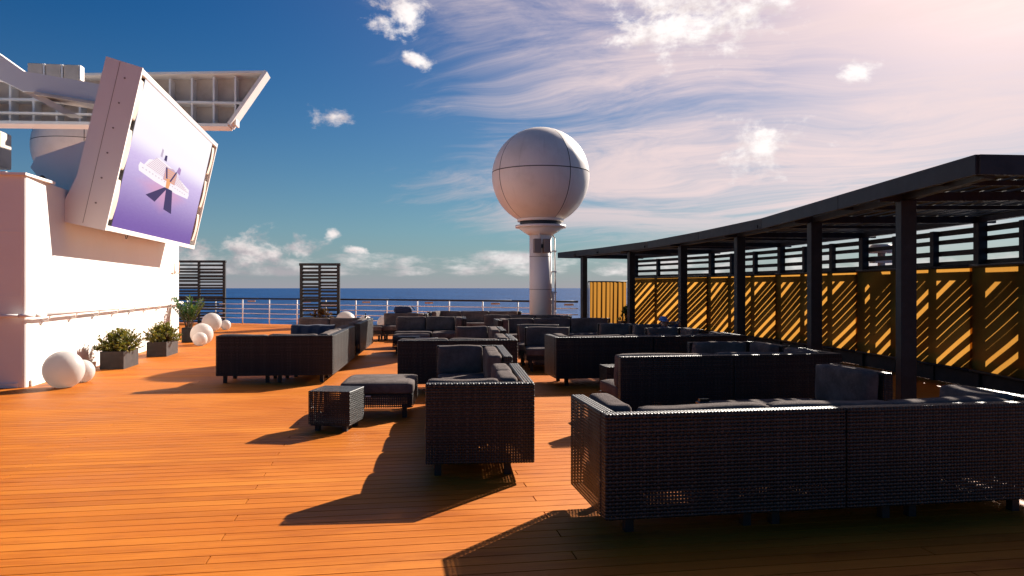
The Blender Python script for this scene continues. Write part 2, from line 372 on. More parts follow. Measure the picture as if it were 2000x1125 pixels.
for r in range(rows):
    ya = Y0R+r*PITCH; xm = deck_xmax(ya+PITCH/2); xl = -14.0
    ph = (r+300) % 3; k0 = math.floor((xl-X0J-ph*LJ)/(LJ*3))
    xs = [X0J+ph*LJ+k*LJ*3 for k in range(k0, k0+8)]
    for a, b2 in zip(xs, xs[1:]):
        a2, b3 = max(a, xl), min(b2, xm)
        if b3-a2 < .1: continue
        near = 3.0 < ya < 16.0
        if near:
            xc0, zc0 = a2, b3
            F = (.1621, .9868); ok = False
            for q in (a2, (a2+b3)/2, b3):
                zc = q*F[0]+ya*F[1]; xc = q*F[1]-ya*F[0]
                if abs(xc/zc) < .72: ok = True
            near = ok and count < 298
        if near:
            place('plank', plank_mesh(b3-a2), deck, (a2, ya, 0)); count += 1
        else: bx(rest, a2+.004, b3-.004, ya+.0045, ya+PITCH-.0045, -.02, 0)
pr = finish('planking', rest, 'deck', deck); pr['kind'] = 'stuff'

# ------------------------------------------------------------------ white deckhouse on the left
house = thing('deckhouse', 'white painted steel deckhouse wall on the left', 'building', (-5.57, 12.8, 0))
A0, A1 = Vector((0, 0, 0)), Vector((-.58, 11.0, 0)); HT = 3.3
bm = bmesh.new()
prism(bm, [(0, 0), (A1.x, A1.y), (-9, A1.y), (-9, 0)], .0, HT, lambda a, b, d: (a, b, d))
es = [e for e in bm.edges if abs(e.verts[0].co.z-e.verts[1].co.z) > 1 and e.verts[0].co.x > -1]
bmesh.ops.bevel(bm, geom=es, offset=.07, segments=4, affect='EDGES', profile=.5)
finish('wall', bm, 'white', house)
bm = bmesh.new(); bx(bm, -9, -.25, -.06, .12, HT, HT+.05); bx(bm, -.25, .03, -.06, 1.0, HT+.001, HT+.04); finish('top_coaming', bm, 'white', house)
for z in (1.42, 2.42):
    bm = bmesh.new(); bx(bm, -9, -.07, -.006, .004, z, z+.014); finish('weld_seam', bm, 'white', house)
bm = bmesh.new(); bx(bm, -9, -.1, -.03, .01, .0, .07); finish('skirting', bm, 'white', house)
bm = bmesh.new(); beam(bm, (.012, .15, .05), (-.55, 10.9, .05), .03, .1); finish('skirting', bm, 'white', house)
# handrail round the corner
hr = thing('wall_handrail', 'white tubular handrail on brackets along the deckhouse wall', 'handrail', (-5.57, 12.8, 0))
bm = bmesh.new(); tube(bm, [(-4, -.16, 1.12), (-.35, -.16, 1.12), (-.05, -.12, 1.12), (.11, .05, 1.12), (.12, .4, 1.12), (-.46, 10.9, 1.12), (-.6, 11.05, 1.12)], .028, 10); finish('rail', bm, 'white', hr)
for i in range(9):
    f_ = .06+.115*i; y = 11*f_; x = -.58*f_
    bm = bmesh.new(); cyl(bm, (x+.12, y, 1.10), (x+.10, y, 1.02), .014); cyl(bm, (x+.10, y, 1.02), (x-.01, y, .99), .014); bx(bm, x-.005, x+.012, y-.05, y+.05, .94, 1.04); finish('bracket', bm, 'white', hr)
for x in (-.6, -2.2):
    bm = bmesh.new(); cyl(bm, (x, -.16, 1.1), (x, -.13, 1.02), .014); cyl(bm, (x, -.13, 1.02), (x, .01, .99), .014); finish('bracket', bm, 'white', hr)
# small wall hook
hk = thing('wall_hook', 'small wire hose hook fixed high on white wall', 'hook', (-6.10, 22.9, 0))
bm = bmesh.new(); tube(bm, [(.02, -.25, 1.95), (.12, -.25, 1.95), (.12, -.25, 2.25)], .012); tube(bm, [(.02, .15, 1.98), (.14, .15, 1.98), (.14, .15, 2.3)], .012); tube(bm, [(.04, -.25, 1.95), (.1, -.05, 2.05), (.04, .15, 1.98)], .01); finish('wire', bm, 'lamp', hk)

# ------------------------------------------------------------------ LED screen
LO = Vector((-5.05, 14.96, 2.69)); EY = Vector((-.28, 6.68, .04)); EU = Vector((.59, 0, 2.75))
LW, LH = EY.length, EU.length; ey = EY.normalized(); eu = EU.normalized(); en = ey.cross(eu).normalized()   # en points out of the picture
if en.x < 0: en = -en
led = thing('led_screen', 'giant tilted outdoor video screen showing a white cruise ship at sea', 'screen', LO)
def L(s, t, w): return ey*s+eu*t+en*w      # local metres: along, up, outwards
SB, ST = .42, .42          # side margin holding the speakers, frame overhang
def lprism(name, poly, w0, w1, m, parent=led, bev=0):
    b = bmesh.new(); prism(b, poly, w0, w1, lambda a, c, d: L(a, c, d))
    if bev: bmesh.ops.bevel(b, geom=b.edges[:], offset=bev, segments=1, affect='EDGES', profile=.5)
    return finish(name, b, m, parent)
def rect(a, b, c, d): return [(a, c), (b, c), (b, d), (a, d)]
lprism('housing', rect(-SB+.02, LW+SB-.02, -.06, LH+.06), -.55, -.10, 'white')
for s in (-1, 1):
    e0, e1 = (-SB-.04, -SB+.02) if s < 0 else (LW+SB-.02, LW+SB+.04)
    b = bmesh.new(); prism(b, [(.05, -.1), (.05, LH+.1), (-.58, LH+.14), (-.60, .75), (-.72, .2), (-.78, -.02), (-.7, -.1)], e0, e1, lambda w, t, d: L(d, t, w)); finish('end_panel', b, 'white', led)
lprism('frame_bar', rect(-SB+.02, LW+SB-.02, LH, LH+.09), -.10, .05, 'white'); lprism('frame_bar', rect(-SB+.02, LW+SB-.02, -.09, 0), -.10, .05, 'white')
for s in range(2):
    for k in range(3):
        a = -SB+.10 if s == 0 else LW+.10
        b = bmesh.new(); t0 = .1+k*.94; pts = [(-.08, t0), (-.08, t0+.78), (.0, t0+.76)]+[(.008+.022*math.sin(math.pi*j/6), t0+.74-.7*j/6) for j in range(7)]+[(.0, t0+.02)]
        prism(b, pts, a, a+.24, lambda w, t, d: L(d, t, w)); finish('speaker_cover', b, 'cream', led)
# bolt heads on the near end panel and its seam
for k in range(6):
    b = bmesh.new(); p = L(-SB-.04, .35+.46*k, -.2); cyl(b, p, p-ey*.012, .016, n=8); finish('bolt', b, 'rust', led)
b = bmesh.new(); prism(b, [(-.33, -.05), (-.33, LH+.11), (-.337, LH+.11), (-.337, -.05)], -SB-.044, -SB-.03, lambda w, t, d: L(d, t, w)); finish('panel_seam', b, 'rust', led)
b = bmesh.new(); prism(b, [(-.56, 0), (-.56, 1.62), (-1.55, .95), (-1.6, .75), (-.9, .12)], .15, .25, lambda w, t, d: L(d, t, w)); finish('gusset', b, 'white', led)
b = bmesh.new(); prism(b, [(-.56, 0), (-.56, 1.62), (-1.55, .95), (-1.6, .75), (-.9, .12)], LW-.25, LW-.15, lambda w, t, d: L(d, t, w)); finish('gusset', b, 'white', led)
b = bmesh.new(); pts = [L(1.3, -.1, -.1)+Vector((0, 0, -.02)), L(1.36, -.17, -.1), L(1.42, -.17, -.1), L(1.46, -.1, -.1)]; tube(b, pts, .008, 6); finish('cable_loop', b, 'steel', led)
def f_screen(g, b, t):
    uv = g.n.new('ShaderNodeUVMap').outputs[0]; u, v, w = g.sep(uv)
    rip = g.noise(g.comb(g.m('MULTIPLY', u, 26.0), g.m('MULTIPLY', v, 70.0), 0.0), 1.0, 5, .65)
    seac = g.mix(g.mr(v, .0, .62), (.15, .07, .33), (.56, .43, .76))
    seac = g.mix(g.m('MULTIPLY', rip, .85), seac, g.mix(g.mr(v, 0, .6), (.20, .11, .42), (.74, .62, .86)))
    pink = g.mr(g.m('ADD', g.m('ABSOLUTE', g.m('SUBTRACT', u, .45)), g.m('MULTIPLY', g.m('ABSOLUTE', g.m('SUBTRACT', v, .36)), 2.0)), .05, .42, 1, 0)
    seac = g.mix(g.m('MULTIPLY', pink, .55), seac, (.75, .30, .42))
    c = g.mix(g.mr(v, .50, .66), seac, (.92, .86, .93)); c = g.mix(g.mr(v, .7, .95), c, (.96, .93, .97))
    gx = g.m('FRACT', g.m('MULTIPLY', u, 7.0)); gy = g.m('FRACT', g.m('MULTIPLY', v, 4.0))
    b.inputs['Base Color'].default_value = (.007, .007, .008, 1)
    g.link(c, b.inputs['Emission Color']); b.inputs['Emission Strength'].default_value = .42
M['screen'] = mat('screen_picture', (.03, .03, .03), .7, spec=.04, fn=f_screen)
b = bmesh.new(); vs = [b.verts.new(L(s*LW, t*LH, 0)) for s, t in ((0, 0), (1, 0), (1, 1), (0, 1))]; f = b.faces.new(vs); uvl = b.loops.layers.uv.verify()
for l, q in zip(f.loops, ((0, 0), (1, 0), (1, 1), (0, 1))): l[uvl].uv = q
disp = finish('display', b, 'screen', led, uv=False)
lprism('display_edge', rect(-.02, LW+.02, -.02, LH+.02), -.1, -.003, 'steel')
def emis(name, c, s=.42):
    return mat(name, (.006, .006, .006), .8, spec=.02, fn=lambda g, b, t: (g.put(b.inputs['Emission Color'], (*c, 1)), g.put(b.inputs['Emission Strength'], s)))
EM = [emis('ship_white', (.95, .86, .90)), emis('ship_pink', (.60, .40, .50)), emis('ship_orange', (.85, .38, .16)), emis('ship_navy', (.045, .03, .12)), emis('ship_violet', (.40, .24, .48)), emis('ship_grey', (.55, .45, .58))]
b = bmesh.new()
def flat(poly, mi, w):
    f = b.faces.new([b.verts.new(L(s*LW, t*LH, w)) for s, t in poly]); f.material_index = mi
flat([(.125, .425), (.30, .405), (.60, .39), (.79, .395), (.80, .44), (.60, .452), (.30, .468), (.12, .485), (.112, .455)], 0, .002)
flat([(.16, .478), (.60, .452), (.79, .44), (.785, .475), (.70, .495), (.60, .52), (.56, .555), (.30, .585), (.25, .55), (.20, .535)], 0, .003)
for k in range(8): flat([(.185+.012*k, .485+.012*k), (.77-.03*k, .447+.013*k), (.77-.03*k, .4515+.013*k), (.185+.012*k, .4895+.012*k)], 1, .004)
for k in range(16): flat([(.15+.038*k, .452-.0022*k), (.165+.038*k, .4515-.0022*k), (.165+.038*k, .458-.0022*k), (.15+.038*k, .4585-.0022*k)], 5, .0035)
flat([(.395, .45), (.56, .45), (.565, .545), (.50, .565), (.40, .55)], 1, .005)
for k in range(6): flat([(.41, .455+.016*k), (.555, .455+.016*k), (.555, .463+.016*k), (.41, .463+.016*k)], 2, .006)
flat([(.31, .60), (.335, .60), (.335, .655), (.315, .665)], 5, .004); flat([(.36, .59), (.395, .59), (.39, .635), (.365, .63)], 3, .004)
flat([(.545, .56), (.60, .55), (.60, .60), (.565, .61)], 4, .006); flat([(.40, .55), (.42, .55), (.45, .47), (.43, .47)], 3, .007); flat([(.54, .56), (.555, .555), (.50, .46), (.48, .46)], 3, .007)
flat([(.44, .40), (.475, .40), (.36, .26), (.245, .285)], 3, .005); flat([(.46, .40), (.545, .40), (.60, .215), (.485, .23)], 3, .005)
flat([(.44, .47), (.50, .47), (.49, .40), (.45, .40)], 2, .0065)
finish('ship_picture', b, EM, disp)

# ------------------------------------------------------------------ gantry behind the screen
wing = thing('ribbed_wing', 'white ribbed wing panel jutting out high behind the video screen', 'ship structure', (-3.72, 24.0, 0))
def Wf(a, c, d): return (a+3.72, d, c)
OUT = [(-3.72, 8.17), (-4.78, 6.54), (-13.2, 6.36), (-13.2, 7.72), (-8.85, 7.84)]
b = bmesh.new(); prism(b, OUT, .62, .68, Wf); finish('back_plate', b, 'cream', wing)
def wbar(name, p, q, wd, d0, d1, m='white'):
    b = bmesh.new(); p = Vector((*p, 0)); q = Vector((*q, 0)); d = (q-p).normalized(); s = Vector((-d.y, d.x, 0))*wd/2
    prism(b, [(p+s)[:2], (q+s)[:2], (q-s)[:2], (p-s)[:2]], d0, d1, Wf); return finish(name, b, m, wing)
wbar('tip_flange', (-3.70, 8.2), (-4.79, 6.52), .10, -.02, .66); wbar('bottom_flange', (-4.80, 6.50), (-13.2, 6.32), .09, -.02, .66); wbar('top_flange', (-3.78, 8.17), (-8.85, 7.86), .07, .0, .66); wbar('top_flange', (-8.88, 7.86), (-13.2, 7.74), .07, .0, .66)
wbar('stringer', (-4.35, 7.22), (-13.2, 7.02), .07, .12, .64)
wbar('stringer', (-6.6, 6.72), (-13.2, 6.62), .05, -.01, .2)
for k in range(14):
    x = -4.62-.63*k; t_ = (x+4.8)/-8.4
    wbar('rib', (x, 6.55-.15*max(0, t_)), (x, 8.08-.055*(k+1)*.9), .055, .14, .63)
arm = thing('support_arm', 'white bent steel box girder carrying the video screen', 'girder', (-7.3, 17.0, 0))
b = bmesh.new(); fr = lambda a, c, d: (a+7.3, d, c)
prism(b, [(-9.2, 6.63), (-7.95, 6.42), (-7.32, 5.96), (-7.05, 5.93), (-5.6, 5.72), (-5.6, 5.34), (-7.1, 5.55), (-7.34, 5.56), (-7.9, 5.84), (-9.2, 6.05)], -.25, .25, fr); finish('girder', b, 'white', arm)
b = bmesh.new(); prism(b, [(-7.34, 5.552), (-7.1, 5.552), (-6.35, 5.14), (-6.62, 5.14)], -.18, .2, fr); finish('brace', b, 'cream', arm)
b = bmesh.new(); prism(b, [(-7.1, 5.548), (-5.6, 5.338), (-5.6, 5.28), (-7.1, 5.49)], -.32, .32, fr); finish('lower_flange', b, 'cream', arm)
lb = ['beige flood lamp box furthest left of the three above the girder', 'middle beige flood lamp box of the three above the girder', 'beige flood lamp box nearest the video screen above girder']
for k in range(3):
    x = -9.28+.445*k; o = thing('flood_lamp', lb[k], 'lamp', (x, 22, 7.05), 0, 'flood lamps above the girder')
    b = bmesh.new(); bx(b, -.2, .17, -.1, .1, .08, .50, bev=.012); finish('case', b, 'cream', o)
    b = bmesh.new(); bx(b, .19, .23, -.13, .13, .10, .49); finish('side_flap', b, 'white', o)
    b = bmesh.new(); bx(b, -.1, .1, -.05, .05, -.35, .08); finish('bracket', b, 'steel', o)
o = thing('loudspeaker_box', 'beige loudspeaker cabinet above deckhouse at left picture edge', 'loudspeaker', (-7.4, 15.3, 3.35))
b = bmesh.new(); bx(b, -.5, .4, -.2, .25, .42, 1.08, bev=.02); finish('cabinet', b, 'cream', o); b = bmesh.new(); bx(b, -.44, .34, -.212, -.19, .47, 1.03); finish('grille', b, 'cream', o); b = bmesh.new(); bx(b, -.1, 0, -.05, .05, -.06, .42); finish('stand', b, 'steel', o)
o = thing('roof_vent', 'small dark cowl vent on the deckhouse roof beside screen gusset', 'vent', (-5.95, 14.1, 3.3))
b = bmesh.new(); cyl(b, (0, 0, 0), (0, 0, .09), .05); cyl(b, (0, 0, .07), (.12, -.05, .13), .06); finish('cowl', b, 'steel', o)

# ------------------------------------------------------------------ radomes
def gore(lon0, lon1, lat0, lat1, r, nu=12, nv=12):
    b = bmesh.new(); g_ = [[None]*(nu+1) for _ in range(nv+1)]
    for j in range(nv+1):
        la = lat0+(lat1-lat0)*j/nv
        for i in range(nu+1):
            lo = lon0+(lon1-lon0)*i/nu; g_[j][i] = b.verts.new((r*math.cos(la)*math.sin(lo), r*math.cos(la)*math.cos(lo), r*math.sin(la)))
    for j in range(nv):
        for i in range(nu): b.faces.new((g_[j][i], g_[j+1][i], g_[j+1][i+1], g_[j][i+1]))
    bmesh.ops.remove_doubles(b, verts=b.verts[:], dist=1e-5); bmesh.ops.recalc_face_normals(b, faces=b.faces[:])
    c = sum((f.calc_center_median().dot(f.normal) for f in b.faces))
    if c < 0: bmesh.ops.reverse_faces(b, faces=b.faces[:])
    return b
def f_dome(g, b, t):
    p = objc(g); n = g.noise(p, 1.6, 6, .65); x, y, z = g.sep(p)
    dirt = g.noise(g.comb(g.m('MULTIPLY', g.m('ARCTAN2', x, y), 9.0), 0.0, g.m('MULTIPLY', z, .6)), 1.0, 5, .6)
    c = g.mix(g.mr(n, .4, .7), (.78, .70, .64), (.70, .62, .56)); c = g.mix(g.mr(dirt, .55, .78, 0, .3), c, (.36, .26, .2))
    g.link(c, b.inputs['Base Color'])
M['dome'] = mat('radome_gelcoat', (.6, .55, .52), .42, spec=.35, fn=f_dome)
def radome(name, label, loc, r, polr, lon, zlow, pole_extra):
    root = thing(name, label, 'radome', (loc[0], loc[1], 0)); zc = loc[2]; gp = .006/r*2.2
    b = bmesh.new(); bmesh.ops.create_uvsphere(b, u_segments=48, v_segments=32, radius=r*.994); bmesh.ops.translate(b, verts=b.verts, vec=(0, 0, zc)); finish('seam_core', b, 'seam', root, True)
    eq = R(4); lo = -R(66)
    for k in range(4):
        a0, a1 = lon+k*math.pi/2+gp, lon+(k+1)*math.pi/2-gp
        for la0, la1, nm in ((eq+gp, R(90), 'upper_panel'), (lo, eq-gp, 'lower_panel')):
            b = gore(a0, a1, la0, la1, r); finish(nm, b, 'dome', root, True, (0, 0, zc))
    zb = zc+r*math.sin(lo); rb = r*math.cos(lo)
    b = bmesh.new(); cyl(b, (0, 0, zb-.02), (0, 0, zb+.07), rb+.10, n=40); finish('base_ring', b, 'white', root)
    b = bmesh.new(); cyl(b, (0, 0, zb-.13), (0, 0, zb-.02), rb+.03, n=40); finish('bearing_ring', b, 'steel', root)
    b = bmesh.new(); cyl(b, (0, 0, zb-.20), (0, 0, zb-.13), rb+.16, n=40); finish('platform', b, 'white', root)
    b = bmesh.new(); cyl(b, (0, 0, zb-.42), (0, 0, zb-.20), polr+.02, rb+.10, n=32); finish('cone', b, 'white', root)
    b = bmesh.new(); cyl(b, (0, 0, 0), (0, 0, zb-.40), polr, n=32); finish('pole', b, 'white', root)
    for z in (zb-1.05, zb-2.0):
        if z > .3: b = bmesh.new(); cyl(b, (0, 0, z), (0, 0, z+.015), polr+.006, n=32); finish('weld_ring', b, 'rust', root)
    return root, zb
rd, zb = radome('radome', 'big white satellite dome on a round white pole by railing', (4.39, 21.57, 4.8), 1.42, .325, R(-33+9)+R(180), 0, True)
for k, x in enumerate((-.30, -.02)):
    b = bmesh.new(); bx(b, x-.0, x+.20, -.58, -.38, zb-.95, zb-.55, bev=.01); sp = finish('speaker', b, 'rust', rd)
b = bmesh.new(); bx(b, -.12, .0, -.46, -.30, zb-.80, zb-.70); finish('speaker_bracket', b, 'steel', rd)
b = bmesh.new(); tube(b, [(.24, -.1, zb-.30), (.40, -.1, zb-.5), (.42, -.1, zb-2.6), (.42, -.1, .2)], .022); finish('conduit', b, 'white', rd)
for z in (zb-.9, zb-1.5, zb-2.1): b = bmesh.new(); bx(b, .25, .45, -.13, -.07, z, z+.04); finish('conduit_clip', b, 'white', rd)
b = bmesh.new(); bx(b, .30, .36, -.2, -.14, .3, 1.45); finish('junction_strip', b, 'white', rd)
b = bmesh.new(); tube(b, [(-.12, -.36, zb-.3), (-.1, -.38, zb-.55)], .02); finish('cable', b, 'white', rd)
radome('radome', 'cream satellite dome half hidden behind the video screen', (-11.93, 32.36, 7.1), 1.84, .4, R(-20)+R(180), 0, False)

# ------------------------------------------------------------------ railing
rail = thing('deck_railing', 'white pipe railing with dark top rail along the deck edge', 'railing', (0, 29.8, 0))
def rp(x, y, z): return (x, y-29.8, z)
def resample(pts, step):
    out = []; acc = 0
    for (xa, ya), (xb, yb) in zip(pts, pts[1:]):
        d = math.hypot(xb-xa, yb-ya); s = acc
        while s < d: out.append((xa+(xb-xa)*s/d, ya+(yb-ya)*s/d)); s += step
        acc = s-d
    return out
RV = RAIL[1:7]
b = bmesh.new(); tube(b, [rp(x, y, 1.09) for x, y in RV], .035, 8); finish('top_rail', b, 'black', rail)
for z in (.86, .66, .46, .26):
    b = bmesh.new(); tube(b, [rp(x, y, z) for x, y in RV], .018, 6); finish('rail_bar', b, 'white', rail)
for i, (x, y) in enumerate(resample(RV, 1.48)):
    b = bmesh.new(); cyl(b, rp(x, y, 0), rp(x, y, 1.07), .024, n=8); finish('post', b, 'white', rail)
    if i % 2 == 0:
        b = bmesh.new(); q = rp(x+.42, y-.30, 0); bx(b, q[0]-.16, q[0]+.16, q[1]-.05, q[1]+.03, .955, 1.02, bev=.01); finish('rail_light', b, 'lamp', rail)

# ------------------------------------------------------------------ louvred privacy screens
GAPS = [.055, .10, .05, .06, .13, .05, .08, .05, .06, .11, .05, .07, .05, .09]
def louvre(name, label, loc, rz, w, h, nb, seed):
    root = thing(name, label, 'screen', loc, rz, 'louvred privacy screens by the railing'); rr = random.Random(seed)
    pw = .11
    for k in range(nb+1):
        x = k*(w-pw)/nb; ww = pw if k in (0, nb) else .09
        boxo('post', (x, x+ww, -.06, .06, 0, h-.1), 'black', root, .004)
    boxo('top_beam', (-.02, w+.02, -.075, .075, h-.1, h), 'black', root, .004)
    for k in range(nb):
        xa = k*(w-pw)/nb+(pw if k == 0 else .09); xb = (k+1)*(w-pw)/nb; z = h-.1-.03; i = seed
        while z > .12:
            gp = GAPS[i % 14]*.72; i += 1; z -= gp; sh = (.07, .11, .085)[rr.randrange(3)]
            z -= sh; boxo('slat', (xa, xb, -.02, .02, max(z, .05), z+sh), 'black', root)
    return root
louvre('louvre_screen', 'black louvred privacy screen standing at the end of white wall', (-9.3, 35.0, 0), R(-9.3), 2.3, 2.76, 2, 3)
louvre('louvre_screen', 'narrow black louvred privacy screen standing alone at the railing', (-3.40, 30.45, 0), R(-9.5), 1.56, 2.52, 2, 5)

# ------------------------------------------------------------------ pergola
perg = thing('pergola', 'long curved charcoal pergola with slatted back and roof on right', 'pergola', (6.5, 14, 0))
def P(x, y, z=0): return Vector((x-6.5, y-14, z))
FR = [(5.9, 7.85), (6.45, 10.65), (6.82, 13.9), (6.92, 17.05), (6.75, 20.4), (6.2, 23.5)]
AL = [R(a) for a in (16, 9, 4.5, -1, -6.5, -10)]
FA = [(5.23, 6.0), (5.77, 8.94), (6.36, 12.1), (6.55, 15.2), (6.60, 18.55), (6.25, 21.9), (5.70, 25.0)]
DP = 2.55
BK = [(x+DP*math.cos(a), y-DP*math.sin(a)) for (x, y), a in zip(FR, AL)]
BK[5] = (8.35, 24.75)
BK0 = (BK[0][0]-.75, BK[0][1]-2.0)
def post(x, y, w=.15, h=2.5, a=0, nm='post'):
    b = bmesh.new(); bx(b, -w/2, w/2, -w/2, w/2, 0, h, bev=.006); o = finish(nm, b, 'black', perg, loc=P(x, y)); o.rotation_euler = (0, 0, -a)
for (x, y), a in zip(FR, AL): post(x, y, .17, 2.556, a)
for (x, y), a in zip(BK, AL): post(x, y, .14, 2.556, a, 'rear_post')
post(*BK0, .14, 2.556, AL[0], 'rear_post')
for (p, q) in zip(FA, FA[1:]):
    d = (Vector(q)-Vector(p)).normalized()*.006
    b = bmesh.new(); beam(b, P(p[0]+d.x, p[1]+d.y, 2.66), P(q[0]-d.x, q[1]-d.y, 2.66), .05, .18); finish('fascia', b, 'black', perg)
E0 = (FA[0][0]+5.2, FA[0][1]-.4)
b = bmesh.new(); beam(b, P(*FA[0], 2.657), P(*E0, 2.657), .05, .18); finish('fascia', b, 'black', perg)
E1 = (FA[-1][0]+2.6, FA[-1][1]+.45)
b = bmesh.new(); beam(b, P(*FA[-1], 2.657), P(*E1, 2.657), .05, .18); finish('fascia', b, 'black', perg)
# longitudinal beams on front and rear posts
ext = [(5.45, 6.12)]+FR+[(5.98, 24.75)]; extb = [BK0]+BK
for ln, z in ((ext, 2.60), (extb, 2.60)):
    for p, q in zip(ln, ln[1:]):
        b = bmesh.new(); beam(b, P(*p, z), P(*q, z), .09, .09); finish('long_beam', b, 'black', perg)
# cross rafters
for (x, y), (x2, y2) in zip(FR, BK):
    b = bmesh.new(); beam(b, P(x-.30, y+.07, 2.597), P(x2+.25, y2, 2.597), .07, .10); finish('rafter', b, 'black', perg)
# roof slats across the bays
def lerp(pts, y):
    for (xa, ya), (xb, yb) in zip(pts, pts[1:]):
        if ya <= y <= yb: return xa+(xb-xa)*(y-ya)/(yb-ya)
    return pts[0][0] if y < pts[0][1] else pts[-1][0]
def roof_stations():
    out = []
    for i, p in enumerate(FA):
        a = Vector(FA[max(0, i-1)]); b = Vector(FA[min(len(FA)-1, i+1)]); d = (b-a).normalized(); out.append((Vector(p), Vector((d.y, -d.x))))
    return out
ST_ = roof_stations(); o_ = .115; i = 0
while o_ < DP+.45:
    w = (.15, .12, .17, .10, .15)[i % 5]; gp = (.07, .10, .06, .11, .08)[(i*2+1) % 5]
    for (p, n1), (q, n2) in zip(ST_, ST_[1:]):
        c = o_+w/2; a = p+n1*c; b2 = q+n2*c; d = (b2-a).normalized()*.003
        if p == ST_[0][0]: a = a+(b2-a).normalized()*.16
        b = bmesh.new(); beam(b, P(a.x+d.x, a.y+d.y, 2.665), P(b2.x-d.x, b2.y-d.y, 2.665), w, .025); finish('roof_slat', b, 'black', perg)
    o_ += w+gp; i += 1
# joists half way along each bay
for k in range(len(FR)-1):
    a = (Vector(FR[k])+Vector(FR[k+1]))/2; b2 = (Vector(BK[k])+Vector(BK[k+1]))/2
    b = bmesh.new(); beam(b, P(a.x-.3, a.y, 2.62), P(b2.x+.2, b2.y, 2.62), .05, .05); finish('joist', b, 'black', perg)
for yy in (6.25, 6.9):
    b = bmesh.new(); beam(b, P(lerp(FA, yy)+.05, yy, 2.62), P(lerp(FA, yy)+DP+.9, yy-.5, 2.62), .05, .05); finish('joist', b, 'black', perg)
# rear slat wall and rear mullions
rows_z = []; z = 2.50; i = 0
while z > .2:
    sh = (.09, .075, .085, .09, .07, .10)[i % 6]; gp = (.075, .065, .11, .06, .085, .07)[(i+1) % 6]
    rows_z.append((z-sh, z)); z -= sh+gp; i += 1
RB = [BK0]+BK
def clip(poly, ax, lim, sgn):
    out = []
    for i in range(len(poly)):
        a, b = poly[i-1], poly[i]; ia, ib = sgn*(a[ax]-lim) <= 0, sgn*(b[ax]-lim) <= 0
        if ia != ib:
            t = (lim-a[ax])/(b[ax]-a[ax]); out.append((a[0]+(b[0]-a[0])*t, a[1]+(b[1]-a[1])*t))
        if ib: out.append(b)
    return out
def battens(p, q, nn, k):
    """unseen slanting battens added to stripe the cloth with light, outside the lower half of a bay, uneven gaps"""
    d = q-p; W = d.length; u = d.normalized(); sl = -.62; c = .34+.0; i = k*2
    n1 = nn.normalized()
    while c < 1.90-sl*W:
        wd = (.12, .10, .15, .09, .13, .105, .12)[i % 7]; gp = (.048, .040, .13, .045, .05, .12, .040)[(i*3+k) % 7]
        poly = [(-.1, c-.1*sl), (W+.1, c+sl*(W+.1)), (W+.1, c+wd+sl*(W+.1)), (-.1, c+wd-.1*sl)]
        for ax, lim, sg in ((0, 0, -1), (0, W, 1), (1, .34, -1), (1, 1.87, 1)):
            if len(poly) > 2: poly = clip(poly, ax, lim, sg)
        if len(poly) > 2:
            b = bmesh.new(); prism(b, poly, .055, .075, lambda s_, z_, w_: P(p.x+u.x*s_+n1.x*w_, p.y+u.y*s_+n1.y*w_, z_)); finish('added_batten', b, 'black', perg)
        c += wd+gp; i += 1
for k, (p, q) in enumerate(zip(RB, RB[1:])):
    p, q = Vector(p), Vector(q); d = q-p
    for m in (1/3, 2/3):
        c = p+d*m; b = bmesh.new(); bx(b, -.05, .05, -.05, .05, 0, 2.5); o = finish('mullion', b, 'black', perg, loc=P(c.x, c.y)); o.rotation_euler = (0, 0, math.atan2(-d.x, d.y))
    nn = Vector((d.y, -d.x)).normalized()*.062
    b = bmesh.new(); beam(b, P(p.x-nn.x*.2, p.y-nn.y*.2, .17), P(q.x-nn.x*.2, q.y-nn.y*.2, .17), .03, .33); finish('kick_board', b, 'black', perg)
    battens(p, q, nn, k)  # unseen, added so sun through their gaps draws diagonal stripes on the cloth
    b = bmesh.new(); beam(b, P(p.x+nn.x, p.y+nn.y, 1.93), P(q.x+nn.x, q.y+nn.y, 1.93), .03, .11); finish('header_board', b, 'black', perg)
    for (z0, z1) in rows_z:
        if z0 < 1.99: continue
        b = bmesh.new(); beam(b, P(p.x+nn.x, p.y+nn.y, (z0+z1)/2), P(q.x+nn.x, q.y+nn.y, (z0+z1)/2), .02, z1-z0); finish('back_slat', b, 'black', perg)
# ochre sun-screens hung inside, each swung out at its near end
FL = ['ochre mesh sun screen at far end of pergola wall', 'ochre mesh sun screen behind the reclining person', 'ochre mesh sun screen third from pergola far end', 'ochre mesh sun screen in middle of pergola back wall', 'ochre mesh sun screen second from picture right edge', 'ochre mesh sun screen at right picture edge under pergola']
for k, (p, q) in enumerate(zip(RB, RB[1:])):
    p, q = Vector(p), Vector(q); d = (q-p); u = d.normalized(); n = Vector((-u.y, u.x))       # n points into the cabana (-X side)
    o = thing('sun_screen', FL[5-k], 'sun screen', (p.x, p.y, 0), 0, 'ochre sun screens under the pergola')
    a = u*-.05+n*.16; b_ = u*(d.length-.0)+n*.16; dd = b_-a; wv = rnd.uniform(0, 6)
    bm = bmesh.new(); vs = [[bm.verts.new((a.x+dd.x*s/24+n.x*w, a.y+dd.y*s/24+n.y*w, z)) for z, w in ((.30, .012*math.sin(s*.5+wv)), (.8, .010*math.sin(s*.45+wv)), (1.4, .005*math.sin(s*.4+wv)), (1.87, 0))] for s in range(25)]
    for i in range(24):
        for jj in range(3): bm.faces.new((vs[i][jj], vs[i+1][jj], vs[i+1][jj+1], vs[i][jj+1]))
    finish('cloth', bm, 'fabric', o, True)
    for z in (.285, 1.885):
        bm = bmesh.new(); cyl(bm, (a.x, a.y, z), (b_.x, b_.y, z), .024, n=8); finish('rod', bm, 'black', o)
